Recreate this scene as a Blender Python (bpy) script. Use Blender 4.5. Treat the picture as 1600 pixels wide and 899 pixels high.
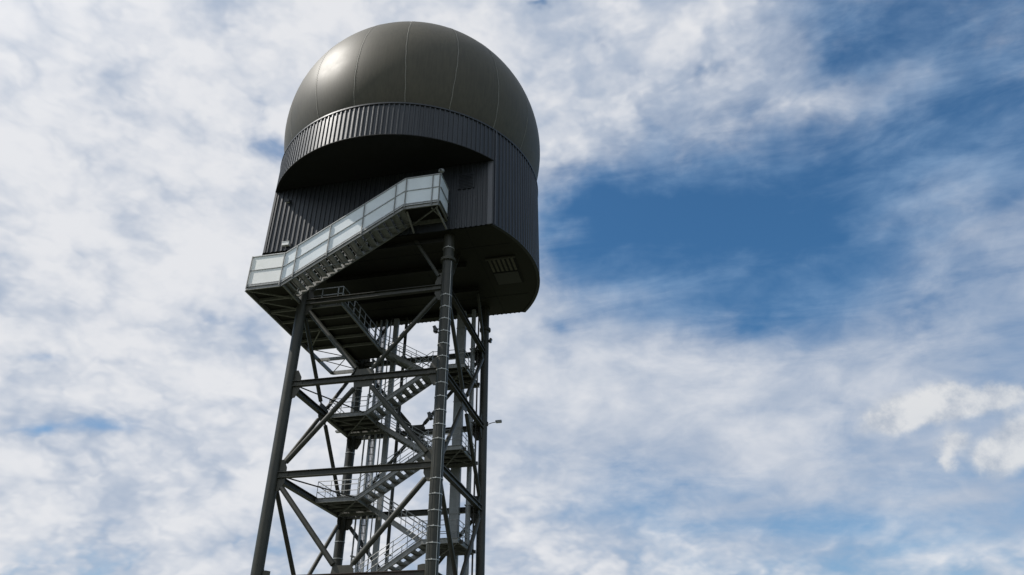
import bpy, math, random
from mathutils import Vector, Matrix
random.seed(7)
for o in list(bpy.data.objects):
    bpy.data.objects.remove(o)
SC = bpy.context.scene
COL = SC.collection
R = math.radians

# ------------------------------------------------------------------ camera
cam = bpy.data.cameras.new("camera")
co = bpy.data.objects.new("camera", cam)
COL.objects.link(co)
co.location = (17.716, -43.71, 1.6)
YAW, PITCH = R(12.28), R(31.026)
co.rotation_euler = (R(90) + PITCH, 0, YAW)
cam.sensor_width = 36
cam.lens = 1151.75 / 1600 * 36
cam.clip_end = 6000
SC.camera = co

# ------------------------------------------------------------------ colour management
SC.view_settings.view_transform = 'Standard'
SC.view_settings.look = 'None'
SC.view_settings.gamma = 1
SC.view_settings.exposure = 0
SC.view_settings.use_curve_mapping = False

# ------------------------------------------------------------------ sun
SUN = Vector((-0.60, -0.19, 0.78)).normalized()
sun_el = math.asin(SUN.z)
sun_az = math.atan2(SUN.x, SUN.y)          # clockwise from +Y
sl = bpy.data.lights.new("sun", 'SUN')
sl.energy = 4.8
sl.angle = R(0.53)
sl.color = (1, 0.95, 0.88)
so = bpy.data.objects.new("sun", sl)
COL.objects.link(so)
so.rotation_euler = (-SUN).to_track_quat('-Z', 'Y').to_euler()

# ------------------------------------------------------------------ world: Nishita sky and a layer of cloud
W = bpy.data.worlds.new("World")
SC.world = W
W.use_nodes = True
nt = W.node_tree
for n in list(nt.nodes):
    nt.nodes.remove(n)
L = nt.links.new


def N(t, **k):
    n = nt.nodes.new(t)
    for a, b in k.items():
        setattr(n, a, b)
    return n


def setin(n, i, v):
    if v is None:
        return
    if hasattr(v, 'is_output') or isinstance(v, bpy.types.NodeSocket):
        L(v, n.inputs[i])
    else:
        n.inputs[i].default_value = v


def mth(op, a, b=None, c=None, clamp=False):
    n = N('ShaderNodeMath', operation=op, use_clamp=clamp)
    setin(n, 0, a); setin(n, 1, b); setin(n, 2, c)
    return n.outputs[0]


def vm(op, a, b=None, out=0):
    n = N('ShaderNodeVectorMath', operation=op)
    setin(n, 0, a); setin(n, 1, b)
    return n.outputs[out]


def sstep(v, a, b, c=0.0, d=1.0):
    n = N('ShaderNodeMapRange', interpolation_type='SMOOTHSTEP')
    setin(n, 0, v)
    n.inputs[1].default_value = a; n.inputs[2].default_value = b
    n.inputs[3].default_value = c; n.inputs[4].default_value = d
    return n.outputs[0]


def noise(vec, scale, detail=6, rough=0.55, dist=0.0, lac=2.0, color=False):
    n = N('ShaderNodeTexNoise', noise_dimensions='3D')
    setin(n, 'Vector', vec)
    n.inputs['Scale'].default_value = scale
    n.inputs['Detail'].default_value = detail
    n.inputs['Roughness'].default_value = rough
    n.inputs['Lacunarity'].default_value = lac
    n.inputs['Distortion'].default_value = dist
    return n.outputs['Color' if color else 'Fac']


def mixc(fac, a, b, blend='MIX'):
    n = N('ShaderNodeMix', data_type='RGBA', blend_type=blend)
    setin(n, 0, fac); setin(n, 6, a); setin(n, 7, b)
    return n.outputs[2]


def dir_of(x, y):
    """world direction seen along a sight line of the survey photograph"""
    d = ((x - 800) / 1151.75, (449.5 - y) / 1151.75, 1.0)
    cx, cy, cz = d[0], d[2] * math.cos(PITCH) - d[1] * math.sin(PITCH), d[2] * math.sin(PITCH) + d[1] * math.cos(PITCH)
    return Vector((cx * math.cos(YAW) - cy * math.sin(YAW), cx * math.sin(YAW) + cy * math.cos(YAW), cz))


def layer(x, y):
    d = dir_of(x, y)
    return d.x / d.z, d.y / d.z


sky = N('ShaderNodeTexSky', sky_type='NISHITA', sun_disc=False)
sky.sun_elevation = sun_el
sky.sun_rotation = sun_az
sky.altitude = 50
sky.air_density = 1.0
sky.dust_density = 0.6
sky.ozone_density = 2.2
tc = N('ShaderNodeTexCoord')
D = tc.outputs['Generated']
sep = N('ShaderNodeSeparateXYZ'); L(D, sep.inputs[0])
zc = mth('MAXIMUM', sep.outputs[2], 0.06)
px = mth('DIVIDE', sep.outputs[0], zc)
py = mth('DIVIDE', sep.outputs[1], zc)
cmb = N('ShaderNodeCombineXYZ'); L(px, cmb.inputs[0]); L(py, cmb.inputs[1]); cmb.inputs[2].default_value = 1.0
P0 = cmb.outputs[0]
# domain warp so that the banks have ragged outlines
w1 = vm('SUBTRACT', noise(D, 7.0, 4, 0.62, color=True), (0.5, 0.5, 0.5))
w1 = vm('MULTIPLY', w1, (0.26, 0.30, 0.0))
PW = vm('ADD', P0, w1)

# each entry: centre, radii, tilt in degrees, weight -- a bank (+) or an opening (-) of the layer
BANKS = [
    # broad cover of the layer
    (-30, -10, 200, 150, 0, 0.35), (207, -10, 200, 150, 0, 0.23), (444, -10, 200, 150, 0, 0.35), (681, -10, 200, 150, 0, 0.41), (918, -10, 200, 150, 0, 0.18),
    (1392, -10, 200, 150, 0, -0.22), (1630, -10, 200, 150, 0, -0.08), (-30, 174, 200, 150, 0, 0.22), (207, 174, 200, 150, 0, 0.28), (444, 174, 200, 150, 0, -0.04),
    (681, 174, 200, 150, 0, 0.35), (918, 174, 200, 150, 0, 0.22), (1155, 174, 200, 150, 0, 0.22), (1392, 174, 200, 150, 0, -0.05), (1630, 174, 200, 150, 0, -0.32),
    (-30, 358, 200, 150, 0, 0.19), (207, 358, 200, 150, 0, 0.22), (444, 358, 200, 150, 0, 0.3), (681, 358, 200, 150, 0, -0.05), (918, 358, 200, 150, 0, -0.53),
    (1155, 358, 200, 150, 0, -0.68), (1392, 358, 200, 150, 0, -0.19), (1630, 358, 200, 150, 0, 0.12), (-30, 542, 200, 150, 0, 0.28), (207, 542, 200, 150, 0, 0.22),
    (444, 542, 200, 150, 0, 0.04), (681, 542, 200, 150, 0, 0.18), (918, 542, 200, 150, 0, 0.28), (1155, 542, 200, 150, 0, 0.18), (1392, 542, 200, 150, 0, 0.13),
    (1630, 542, 200, 150, 0, 0.07), (-30, 726, 200, 150, 0, 0.22), (207, 726, 200, 150, 0, 0.17), (444, 726, 200, 150, 0, 0.36), (681, 726, 200, 150, 0, 0.14),
    (1155, 726, 200, 150, 0, 0.16), (1392, 726, 200, 150, 0, -0.03), (-30, 910, 200, 150, 0, 0.36), (207, 910, 200, 150, 0, 0.28), (444, 910, 200, 150, 0, 0.21),
    (681, 910, 200, 150, 0, 0.31), (918, 910, 200, 150, 0, 0.24), (1155, 910, 200, 150, 0, 0.09), (1392, 910, 200, 150, 0, 0.16), (1630, 910, 200, 150, 0, 0.2),
    # small openings and puffs
    (1190, 505, 280, 60, -5, -.26), (900, 490, 90, 40, 0, -.22), (1290, 812, 260, 40, 0, -.16), (960, 780, 120, 40, 0, -.12), (1540, 560, 140, 60, -10, -.12),
    (300, 520, 140, 30, 8, -.18), (120, 672, 120, 20, 0, -.30), (425, 225, 50, 60, -20, -.25), (1540, 200, 120, 50, -30, .10), (1330, 150, 120, 26, -15, .10),
    (1020, 400, 230, 80, 0, -.20), (885, 330, 60, 50, 0, -.30), (1290, 330, 200, 70, -10, -.18), (1100, 530, 240, 40, -4, -.16), (1500, 120, 140, 90, 0, -.12),
    (960, 335, 120, 45, 0, -.32), (1110, 345, 150, 55, 0, -.34), (1310, 55, 90, 60, 20, -.30), (1440, 220, 120, 45, -20, -.22),
    (1280, 260, 110, 50, 0, -.18), (1130, 455, 260, 50, -5, -.26), (1200, 500, 120, 30, -5, -.18), (900, 420, 70, 40, 0, -.15), (1560, 250, 160, 70, 0, -.14), (1330, 420, 140, 40, -10, -.15), (960, 800, 120, 30, 0, -.15), (990, 200, 90, 50, 0, -.10), (1300, 820, 300, 24, 0, -.10),
    (425, 225, 40, 52, -20, -.62), (380, 145, 46, 16, 25, -.45), (345, 30, 42, 12, 15, -.45), (100, 25, 60, 18, 10, -.20),
    (64, 674, 30, 10, 0, -.65), (178, 668, 50, 14, 5, -.62), (350, 498, 110, 22, 8, -.45), (415, 550, 40, 26, 50, -.40), (250, 525, 40, 18, 10, -.35),
    (60, 555, 60, 11, 0, -.55), (15, 400, 34, 13, 10, -.55), (250, 295, 60, 16, 25, -.35), (300, 288, 36, 14, 25, -.25), (90, 100, 60, 20, 0, -.15),
    (848, 8, 28, 12, 10, -.95), (955, 65, 24, 14, 40, -.40), (1120, 95, 32, 13, -45, -.38), (1010, 170, 50, 18, 60, -.20), (1290, 90, 26, 40, 20, -.15),
    (1390, 135, 80, 34, -15, .22), (1190, 110, 60, 46, 0, .16), (930, 235, 60, 40, 10, .16), (860, 505, 30, 12, 20, -.35), (865, 562, 20, 24, 25, -.30),
    (815, 635, 28, 14, -30, -.30), (1255, 545, 70, 12, -10, -.20), (1540, 345, 180, 16, -32, .12), (1420, 300, 170, 14, -32, .10), (1330, 370, 150, 14, -28, .10),
    (885, 346, 60, 10, 0, .20), (1050, 455, 200, 14, -4, .12), (1500, 780, 160, 16, -5, .10), (900, 300, 60, 20, 0, .10),
]
CUMULUS = [
    (1400, 652, 62, 30, -20, 1.0), (1500, 628, 80, 20, -5, .95), (1450, 640, 60, 26, -8, .6), (1580, 618, 40, 13, 0, .5),
    (1490, 688, 30, 20, -25, .9), (1478, 725, 18, 18, 0, .8), (1560, 716, 44, 32, -20, 1.1), (1610, 690, 40, 44, 0, 1.0),
]


def field(banks, P, start=0.0):
    acc = None
    for (x, y, rx, ry, tilt, wgt) in banks:
        t = R(tilt); ct, st = math.cos(t), math.sin(t)
        c0 = layer(x, y)
        e = 4.0
        dx = layer(x + e, y); dy = layer(x, y + e)
        J = Matrix((((dx[0] - c0[0]) / e, (dy[0] - c0[0]) / e), ((dx[1] - c0[1]) / e, (dy[1] - c0[1]) / e)))
        Ax = J @ Vector((ct, st)) * rx
        Ay = J @ Vector((-st, ct)) * ry
        M = Matrix(((Ax.x, Ay.x), (Ax.y, Ay.y))).inverted()
        cc = Vector(c0)
        r0 = M @ cc
        a = vm('DOT_PRODUCT', P, (M[0][0], M[0][1], -r0.x), out=1)
        b = vm('DOT_PRODUCT', P, (M[1][0], M[1][1], -r0.y), out=1)
        q = mth('MULTIPLY', a, a)
        q = mth('MULTIPLY_ADD', b, b, q)
        g = mth('POWER', 0.42, q)
        acc = mth('MULTIPLY_ADD', g, wgt, start if acc is None else acc)
    return acc


K = field(BANKS, PW, 0.45)
DS = vm('MULTIPLY', D, (1.0, 1.0, 1.7))
n1 = noise(DS, 5.5, 5, 0.58, 0.3)
n2 = noise(vm('ADD', DS, (3.1, 1.7, 0.4)), 17.0, 5, 0.60, 0.4)
n3 = noise(vm('ADD', DS, (9.1, 0.7, 3.4)), 42.0, 3, 0.6, 0.2)
# billowing cells of the thicker cover
vw = vm('SUBTRACT', noise(DS, 12.0, 3, 0.6, color=True), (0.5, 0.5, 0.5))
vor = N('ShaderNodeTexVoronoi', feature='SMOOTH_F1', voronoi_dimensions='3D')
L(vm('ADD', vm('MULTIPLY', D, (1.0, 1.0, 1.6)), vm('MULTIPLY', vw, (0.16, 0.16, 0.16))), vor.inputs['Vector'])
vor.inputs['Scale'].default_value = 11.0
vor.inputs['Detail'].default_value = 2.0
vor.inputs['Roughness'].default_value = 0.55
vor.inputs['Smoothness'].default_value = 0.55
billow = mth('SUBTRACT', 0.70, vor.outputs['Distance'])
# long combed streaks of the thin, high veil
st = N('ShaderNodeMapping'); L(DS, st.inputs['Vector'])
st.inputs['Rotation'].default_value = (0.25, 0.5, 0.9)
st.inputs['Scale'].default_value = (2.2, 9.0, 7.0)
comb = noise(st.outputs[0], 1.7, 5, 0.58, 0.5)
lull = field([(1330, 690, 620, 230, 0, 1.5)], P0, 0.0)
thick = mth('MULTIPLY', sstep(K, 0.35, 0.9), mth('SUBTRACT', 1.0, lull, clamp=True))
soft = mth('ADD', mth('MULTIPLY', mth('SUBTRACT', n1, 0.56), 0.60), mth('ADD', mth('MULTIPLY', mth('SUBTRACT', comb, 0.47), 1.45), mth('MULTIPLY', mth('SUBTRACT', n2, 0.5), 0.55)))
puff = mth('ADD', mth('MULTIPLY', mth('SUBTRACT', n1, 0.5), 0.55), mth('ADD', mth('MULTIPLY', mth('SUBTRACT', n2, 0.5), 0.6), mth('ADD', mth('MULTIPLY', mth('SUBTRACT', n3, 0.5), 0.50), mth('MULTIPLY_ADD', billow, 0.66, 0.27))))
mixn = N('ShaderNodeMix', data_type='FLOAT'); L(thick, mixn.inputs[0]); L(soft, mixn.inputs[2]); L(puff, mixn.inputs[3])
cov = mth('ADD', K, mixn.outputs[0])
# unseen bright cloud added behind the camera to fill the front faces with light
back = sstep(vm('DOT_PRODUCT', D, tuple(Vector((0.25, -1.0, -0.15)).normalized()), out=1), 0.05, 0.65)
cov = mth('ADD', cov, mth('MULTIPLY', back, 0.8))
veil = mth('MULTIPLY', sstep(cov, -0.16, 1.16), 0.985)

# small heaped clouds, with crisper outlines
w2 = vm('SUBTRACT', noise(D, 22.0, 5, 0.6, color=True), (0.5, 0.5, 0.5))
PC = vm('ADD', P0, vm('MULTIPLY', w2, (0.20, 0.26, 0.0)))
KC = field(CUMULUS, PC, 0.0)
cum = sstep(mth('ADD', KC, mth('MULTIPLY', mth('SUBTRACT', noise(D, 26, 6, 0.6), 0.5), 1.0)), 0.22, 1.0, 0, 0.85)

# cloud tone: thick parts white, thin or deep parts blue-grey
tone = noise(vm('ADD', DS, (7.3, 2.2, 5.1)), 7.5, 4, 0.58, 0.4)
tone2 = noise(vm('ADD', D, (1.3, 4.2, 2.1)), 3.0, 3, 0.5)
bright = mth('ADD', mth('ADD', mth('MULTIPLY', mth('SUBTRACT', tone, 0.5), 2.0), mth('MULTIPLY', mth('MULTIPLY', billow, 1.35), mth('SUBTRACT', 1.0, mth('MULTIPLY', lull, 0.8), clamp=True))), mth('ADD', mth('MULTIPLY', mth('SUBTRACT', n2, 0.5), 0.8), mth('MULTIPLY', mth('SUBTRACT', tone2, 0.5), .5)))
side = vm('DOT_PRODUCT', D, tuple(Vector((-0.97, -0.10, 0.2)).normalized()), out=1)
bright = mth('ADD', bright, mth('MULTIPLY', mth('SUBTRACT', K, 0.80), 0.55))
bright = mth('ADD', bright, mth('MULTIPLY', side, 0.35))
bright = mth('SUBTRACT', bright, mth('MULTIPLY', mth('MINIMUM', lull, 1.0), 0.28))
bright = sstep(bright, -0.80, 0.76)
ccol = mixc(bright, mixc(sstep(K, 0.1, 0.8), (0.27, 0.42, 0.63, 1), (0.40, 0.475, 0.60, 1)), (0.79, 0.80, 0.83, 1))
lowz = sstep(sep.outputs[2], 0.02, 0.16)
ccol = mixc(lowz, (0.42, 0.47, 0.54, 1), ccol)
sund = mth('MAXIMUM', vm('DOT_PRODUCT', D, tuple(SUN), out=1), 0.0)
glow = mth('MULTIPLY', mth('POWER', sund, 14.0), 1.1)
amp = mth('ADD', mth('MULTIPLY_ADD', back, 0.42, 1.0), glow)
ccs = N('ShaderNodeVectorMath', operation='SCALE'); L(ccol, ccs.inputs[0]); L(amp, ccs.inputs['Scale'])
ccol = mixc(mth('MULTIPLY', back, 0.8), ccs.outputs[0], mixc(1.0, ccs.outputs[0], (1.06, 1.0, 0.90, 1), 'MULTIPLY'))

skym = N('ShaderNodeVectorMath', operation='SCALE'); L(sky.outputs[0], skym.inputs[0]); skym.inputs['Scale'].default_value = 0.085
blue = mixc(1.0, skym.outputs[0], (0.58, 1.08, 1.32, 1), 'MULTIPLY')
final = mixc(veil, blue, ccol)
final = mixc(cum, final, mixc(sstep(mth('ADD', noise(D, 24, 6, .6), mth('MULTIPLY', KC, 0.12)), .42, .74), (0.45, 0.50, 0.58, 1), (0.78, 0.785, 0.79, 1)))
bg = N('ShaderNodeBackground'); L(final, bg.inputs[0]); bg.inputs[1].default_value = 1.0
wo = N('ShaderNodeOutputWorld'); L(bg.outputs[0], wo.inputs[0])
W.cycles.sampling_method = 'MANUAL'
W.cycles.sample_map_resolution = 256


# ------------------------------------------------------------------ materials
def mat(name, base, rough=0.5, metal=0.0, var=0.12, scale=3.0, coat=0.0, bump=0.0, streak=0.0, spec=0.5, alpha=None, trans=0.0, fine=40, spots=0.0):
    m = bpy.data.materials.new(name)
    m.use_nodes = True
    t = m.node_tree
    b = t.nodes['Principled BSDF']
    lk = t.links.new
    tcn = t.nodes.new('ShaderNodeTexCoord')
    src = tcn.outputs['Object']
    no = t.nodes.new('ShaderNodeTexNoise')
    no.inputs['Scale'].default_value = scale; no.inputs['Detail'].default_value = 7; no.inputs['Roughness'].default_value = .62
    lk(src, no.inputs['Vector'])
    mp = t.nodes.new('ShaderNodeMapping'); mp.inputs['Scale'].default_value = (6, 6, 0.35)
    lk(src, mp.inputs['Vector'])
    st = t.nodes.new('ShaderNodeTexNoise'); st.inputs['Scale'].default_value = 1.2; st.inputs['Detail'].default_value = 5
    lk(mp.outputs[0], st.inputs['Vector'])
    a = t.nodes.new('ShaderNodeMapRange'); lk(no.outputs['Fac'], a.inputs[0])
    a.inputs[1].default_value = .3; a.inputs[2].default_value = .7
    a.inputs[3].default_value = 1 - var; a.inputs[4].default_value = 1 + var
    c = t.nodes.new('ShaderNodeMapRange'); lk(st.outputs['Fac'], c.inputs[0])
    c.inputs[1].default_value = .35; c.inputs[2].default_value = .7
    c.inputs[3].default_value = 1 + streak; c.inputs[4].default_value = 1 - streak
    mu = t.nodes.new('ShaderNodeMath'); mu.operation = 'MULTIPLY'
    lk(a.outputs[0], mu.inputs[0]); lk(c.outputs[0], mu.inputs[1])
    sc = t.nodes.new('ShaderNodeVectorMath'); sc.operation = 'SCALE'
    sc.inputs[0].default_value = base; lk(mu.outputs[0], sc.inputs['Scale'])
    lk(sc.outputs[0], b.inputs['Base Color'])
    rr = t.nodes.new('ShaderNodeMapRange'); lk(no.outputs['Fac'], rr.inputs[0])
    rr.inputs[3].default_value = max(0.03, rough - .10); rr.inputs[4].default_value = min(1, rough + .12)
    lk(rr.outputs[0], b.inputs['Roughness'])
    b.inputs['Metallic'].default_value = metal
    b.inputs['Specular IOR Level'].default_value = spec
    b.inputs['Coat Weight'].default_value = coat
    b.inputs['Coat Roughness'].default_value = .22
    if trans:
        b.inputs['Transmission Weight'].default_value = 0
        tr = t.nodes.new('ShaderNodeBsdfTranslucent'); lk(sc.outputs[0], tr.inputs[0])
        mx = t.nodes.new('ShaderNodeMixShader'); mx.inputs[0].default_value = trans
        out = t.nodes['Material Output']
        lk(b.outputs[0], mx.inputs[1]); lk(tr.outputs[0], mx.inputs[2]); lk(mx.outputs[0], out.inputs[0])
    if bump:
        f = t.nodes.new('ShaderNodeTexNoise'); f.inputs['Scale'].default_value = fine; f.inputs['Detail'].default_value = 4
        lk(src, f.inputs['Vector'])
        bp = t.nodes.new('ShaderNodeBump'); bp.inputs['Strength'].default_value = bump; bp.inputs['Distance'].default_value = .02
        lk(f.outputs['Fac'], bp.inputs['Height']); lk(bp.outputs[0], b.inputs['Normal'])
    return m


M = dict(
    paint=mat('olive_grey_paint', (0.034, 0.033, 0.025), .45, .0, .24, 1.5, streak=.22, bump=.15, spec=.35),
    plate=mat('olive_plate_paint', (0.052, 0.049, 0.038), .5, .0, .14, 2.0, streak=.1, spec=.35),
    dome=mat('radome_skin', (0.074, 0.066, 0.046), .50, .0, .13, .35, streak=.10, spec=.20, bump=.05, fine=1.2),
    seam=mat('seam_sealant', (0.20, 0.185, 0.15), .6, .0, .25, 4.0),
    clad=mat('anthracite_cladding', (0.024, 0.0265, 0.030), .42, .25, .14, .8, streak=.22, spec=.45),
    clad2=mat('anthracite_trim', (0.075, 0.077, 0.085), .4, .2, .10, 1.0, streak=.08),
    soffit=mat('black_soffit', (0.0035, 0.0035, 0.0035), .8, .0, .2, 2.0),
    grille=mat('dull_grille', (0.085, 0.078, 0.06), .5, .2, .25, 4, streak=.2),
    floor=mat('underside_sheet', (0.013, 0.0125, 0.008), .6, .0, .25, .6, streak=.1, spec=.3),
    galv=mat('galvanised_steel', (0.30, 0.305, 0.30), .45, .45, .16, 5.0, streak=.12),
    galvd=mat('weathered_galvanised_steel', (0.215, 0.215, 0.205), .5, .35, .18, 4.0, streak=.12),
    panel=mat('white_balustrade_sheet', (0.86, 0.90, 0.92), .45, .0, .06, .6, streak=.0, trans=.25),
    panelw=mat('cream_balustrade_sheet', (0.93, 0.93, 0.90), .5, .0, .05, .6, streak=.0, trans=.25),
    band=mat('strap_steel', (0.42, 0.41, 0.38), .4, .4, .1, 6),
    conduit=mat('grey_conduit', (0.22, 0.225, 0.22), .5, .1, .12, 3, streak=.1),
    black=mat('black_housing', (0.02, 0.02, 0.02), .5, .0, .1, 5),
    white=mat('white_housing', (0.7, 0.7, 0.68), .4, .0, .05, 5),
    lens=mat('lamp_lens', (0.5, 0.5, 0.48), .12, .0, .03, 5),
    rust=mat('rust_primer_beam', (0.060, 0.040, 0.034), .6, .0, .25, 2.5, streak=.15),
    concrete=mat('concrete', (0.30, 0.29, 0.27), .85, .0, .15, 1.5, bump=.3),
    grass=mat('grass', (0.050, 0.058, 0.030), .95, .0, .45, .35, bump=.6),
)


def gore_tone(m, count, offset, amount):
    '''slight colour difference from sheet to sheet round the vertical axis'''
    t = m.node_tree; lk = t.links.new
    b = t.nodes['Principled BSDF']
    src = b.inputs['Base Color'].links[0].from_socket
    tcn = t.nodes.new('ShaderNodeTexCoord')
    sp = t.nodes.new('ShaderNodeSeparateXYZ'); lk(tcn.outputs['Object'], sp.inputs[0])
    at = t.nodes.new('ShaderNodeMath'); at.operation = 'ARCTAN2'; lk(sp.outputs[0], at.inputs[0])
    ng = t.nodes.new('ShaderNodeMath'); ng.operation = 'MULTIPLY'; ng.inputs[1].default_value = -1; lk(sp.outputs[1], ng.inputs[0]); lk(ng.outputs[0], at.inputs[1])
    ma = t.nodes.new('ShaderNodeMath'); ma.operation = 'MULTIPLY_ADD'; lk(at.outputs[0], ma.inputs[0]); ma.inputs[1].default_value = count / (2 * math.pi); ma.inputs[2].default_value = offset
    fl_ = t.nodes.new('ShaderNodeMath'); fl_.operation = 'FLOOR'; lk(ma.outputs[0], fl_.inputs[0])
    wn = t.nodes.new('ShaderNodeTexWhiteNoise'); wn.noise_dimensions = '1D'; lk(fl_.outputs[0], wn.inputs['W'])
    mr = t.nodes.new('ShaderNodeMapRange'); lk(wn.outputs['Value'], mr.inputs[0]); mr.inputs[3].default_value = 1 - amount; mr.inputs[4].default_value = 1 + amount
    sc = t.nodes.new('ShaderNodeVectorMath'); sc.operation = 'SCALE'; lk(src, sc.inputs[0]); lk(mr.outputs[0], sc.inputs['Scale'])
    lk(sc.outputs[0], b.inputs['Base Color'])


gore_tone(M['dome'], 18, -15.4 / 20, .07)
gore_tone(M['clad'], 60, .3, .12)


# ------------------------------------------------------------------ mesh helpers
class MB:
    def __init__(s):
        s.v = []; s.f = []; s.smooth = False; s.sm = set()

    def add(s, vs, fs, smooth=False):
        b = len(s.v)
        s.v += [tuple(v) for v in vs]
        for f in fs:
            if smooth: s.sm.add(len(s.f))
            s.f.append([i + b for i in f])
        return s

    def box(s, a, b):
        x0, y0, z0 = [min(p, q) for p, q in zip(a, b)]
        x1, y1, z1 = [max(p, q) for p, q in zip(a, b)]
        return s.add([(x0, y0, z0), (x1, y0, z0), (x1, y1, z0), (x0, y1, z0), (x0, y0, z1), (x1, y0, z1), (x1, y1, z1), (x0, y1, z1)],
                     [(0, 3, 2, 1), (4, 5, 6, 7), (0, 1, 5, 4), (1, 2, 6, 5), (2, 3, 7, 6), (3, 0, 4, 7)])

    def ext(s, prof, p, q, up=(0, 0, 1), smooth=False):
        """profile (side, up) swept from p to q"""
        p, q = Vector(p), Vector(q)
        d = (q - p).normalized(); up = Vector(up)
        if abs(d.dot(up)) > .999: up = Vector((0, 1, 0))
        sd = d.cross(up).normalized(); u = sd.cross(d)
        n = len(prof)
        vs = [p + sd * a + u * b for a, b in prof] + [q + sd * a + u * b for a, b in prof]
        fs = [(i, (i + 1) % n, n + (i + 1) % n, n + i) for i in range(n)]
        b0 = len(s.f)
        s.add(vs, fs, smooth)
        s.add([vs[i] for i in range(n)], [tuple(range(n - 1, -1, -1))])
        s.add([vs[n + i] for i in range(n)], [tuple(range(n))])
        return s

    def bar(s, p, q, w, h=None, up=(0, 0, 1)):
        h = h or w
        return s.ext([(-w / 2, -h / 2), (w / 2, -h / 2), (w / 2, h / 2), (-w / 2, h / 2)], p, q, up)

    def tube(s, p, q, r, n=12):
        return s.ext([(r * math.cos(2 * math.pi * i / n), r * math.sin(2 * math.pi * i / n)) for i in range(n)], p, q, smooth=True)

    def ibeam(s, p, q, w=.30, h=.36, t=.035, up=(0, 0, 1)):
        a, b, k = w / 2, h / 2, t / 2
        return s.ext([(-a, -b), (a, -b), (a, -b + t), (k, -b + t), (k, b - t), (a, b - t), (a, b), (-a, b), (-a, b - t), (-k, b - t), (-k, -b + t), (-a, -b + t)], p, q, up)

    def channel(s, p, q, w=.09, h=.28, t=.02, up=(0, 0, 1)):
        b = h / 2
        return s.ext([(0, -b), (w, -b), (w, -b + t), (t, -b + t), (t, b - t), (w, b - t), (w, b), (0, b)], p, q, up)

    def prism(s, poly, n, t):
        """flat polygon (3D points) given thickness t along n"""
        n = Vector(n).normalized() * (t / 2)
        k = len(poly)
        vs = [Vector(p) - n for p in poly] + [Vector(p) + n for p in poly]
        return s.add(vs, [tuple(range(k - 1, -1, -1)), tuple(range(k, 2 * k))] + [(i, (i + 1) % k, k + (i + 1) % k, k + i) for i in range(k)])

    def build(s, name, m, parent=None, loc=None):
        me = bpy.data.meshes.new(name)
        me.from_pydata(s.v, [], s.f)
        me.materials.append(M[m] if isinstance(m, str) else m)
        if s.sm:
            for i, p in enumerate(me.polygons):
                p.use_smooth = i in s.sm
        me.validate(); me.update()
        import bmesh
        bm = bmesh.new(); bm.from_mesh(me)
        bmesh.ops.recalc_face_normals(bm, faces=bm.faces)
        bm.to_mesh(me); bm.free()
        o = bpy.data.objects.new(name, me)
        COL.objects.link(o)
        if loc: o.location = loc
        if parent: o.parent = parent
        return o


def tag(o, label, cat, group=None, kind=None):
    if label: o['label'] = label
    if cat: o['category'] = cat
    if group: o['group'] = group
    if kind: o['kind'] = kind
    return o


def empty(name, loc=(0, 0, 0)):
    e = bpy.data.objects.new(name, None)
    COL.objects.link(e); e.location = loc
    e.empty_display_size = .3
    return e


def dup(o, parent, loc):
    c = o.copy(); COL.objects.link(c); c.parent = parent; c.location = loc
    return c


# ------------------------------------------------------------------ ground
g = MB(); g.add([(-3000, -3000, 0), (3000, -3000, 0), (3000, 3000, 0), (-3000, 3000, 0)], [(0, 1, 2, 3)])
go = g.build('ground', 'grass'); go['kind'] = 'structure'
g = MB(); g.box((-8, -8, .004), (8, 8, .15)); go = g.build('paved_area', 'concrete'); go['kind'] = 'structure'

# ------------------------------------------------------------------ lattice tower
LEV = [2.97, 8.62, 14.40, 20.16, 26.03]
ZF = 29.95
T = empty('lattice_tower')
tag(T, 'olive grey four-legged steel tower with cross bracing, carrying the domed cabin', 'tower')
corner = {'A': (-5, -5), 'B': (5, -5), 'C': (5, 5), 'D': (-5, 5)}
LR = .335
legs = {}
for k, (x, y) in corner.items():
    rr = .36 if k == 'B' else (.30 if k in 'C' else LR)
    m = MB(); m.tube((x, y, .20), (x, y, ZF), rr, 32)
    leg = m.build('leg', 'paint', T); legs[k] = leg
    m = MB(); m.box((x - .7, y - .7, .15), (x + .7, y + .7, .20))
    m.build('base_plate', 'paint', leg)
    m = MB()
    m.tube((x, y, 27.93), (x, y, 28.02), rr + .13, 32); m.tube((x, y, 28.03), (x, y, 28.12), rr + .13, 32)
    for i in range(12):
        a = 2 * math.pi * i / 12
        bx, by = x + (rr + .075) * math.cos(a), y + (rr + .075) * math.sin(a)
        m.tube((bx, by, 27.88), (bx, by, 28.17), .025, 6)
    m.build('flange', 'plate', leg)
legs['B']['label'] = 'near leg ringed with thin pale straps'
# strap bands on two of the legs
def ring(m, x, y, z, r0, r1, h, n=32):
    vs = []; fs = []
    for i in range(n):
        a = 2 * math.pi * i / n; c, s_ = math.cos(a), math.sin(a)
        vs += [(x + r0 * c, y + r0 * s_, z - h / 2), (x + r1 * c, y + r1 * s_, z - h / 2), (x + r1 * c, y + r1 * s_, z + h / 2), (x + r0 * c, y + r0 * s_, z + h / 2)]
    for i in range(n):
        j = (i + 1) % n
        for q in range(4):
            fs.append((4 * i + q, 4 * j + q, 4 * j + (q + 1) % 4, 4 * i + (q + 1) % 4))
    m.add(vs, fs)
m = MB(); ring(m, 0, 0, 0, .355, .385, .045); m.box((.06, -.43, -.04), (.12, -.37, .04))
band0 = m.build('strap', 'band', legs['B'], (5, -5, 28.9))
zs = [25.28 - .86 * i for i in range(12)] + [13.55, 12.7, 11.81, 10.97, 10.11, 9.26, 8.1]
zs = [z for z in zs if z > 15.6 or z < 13.6]
for z in zs: dup(band0, legs['B'], (5, -5, z))
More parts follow.
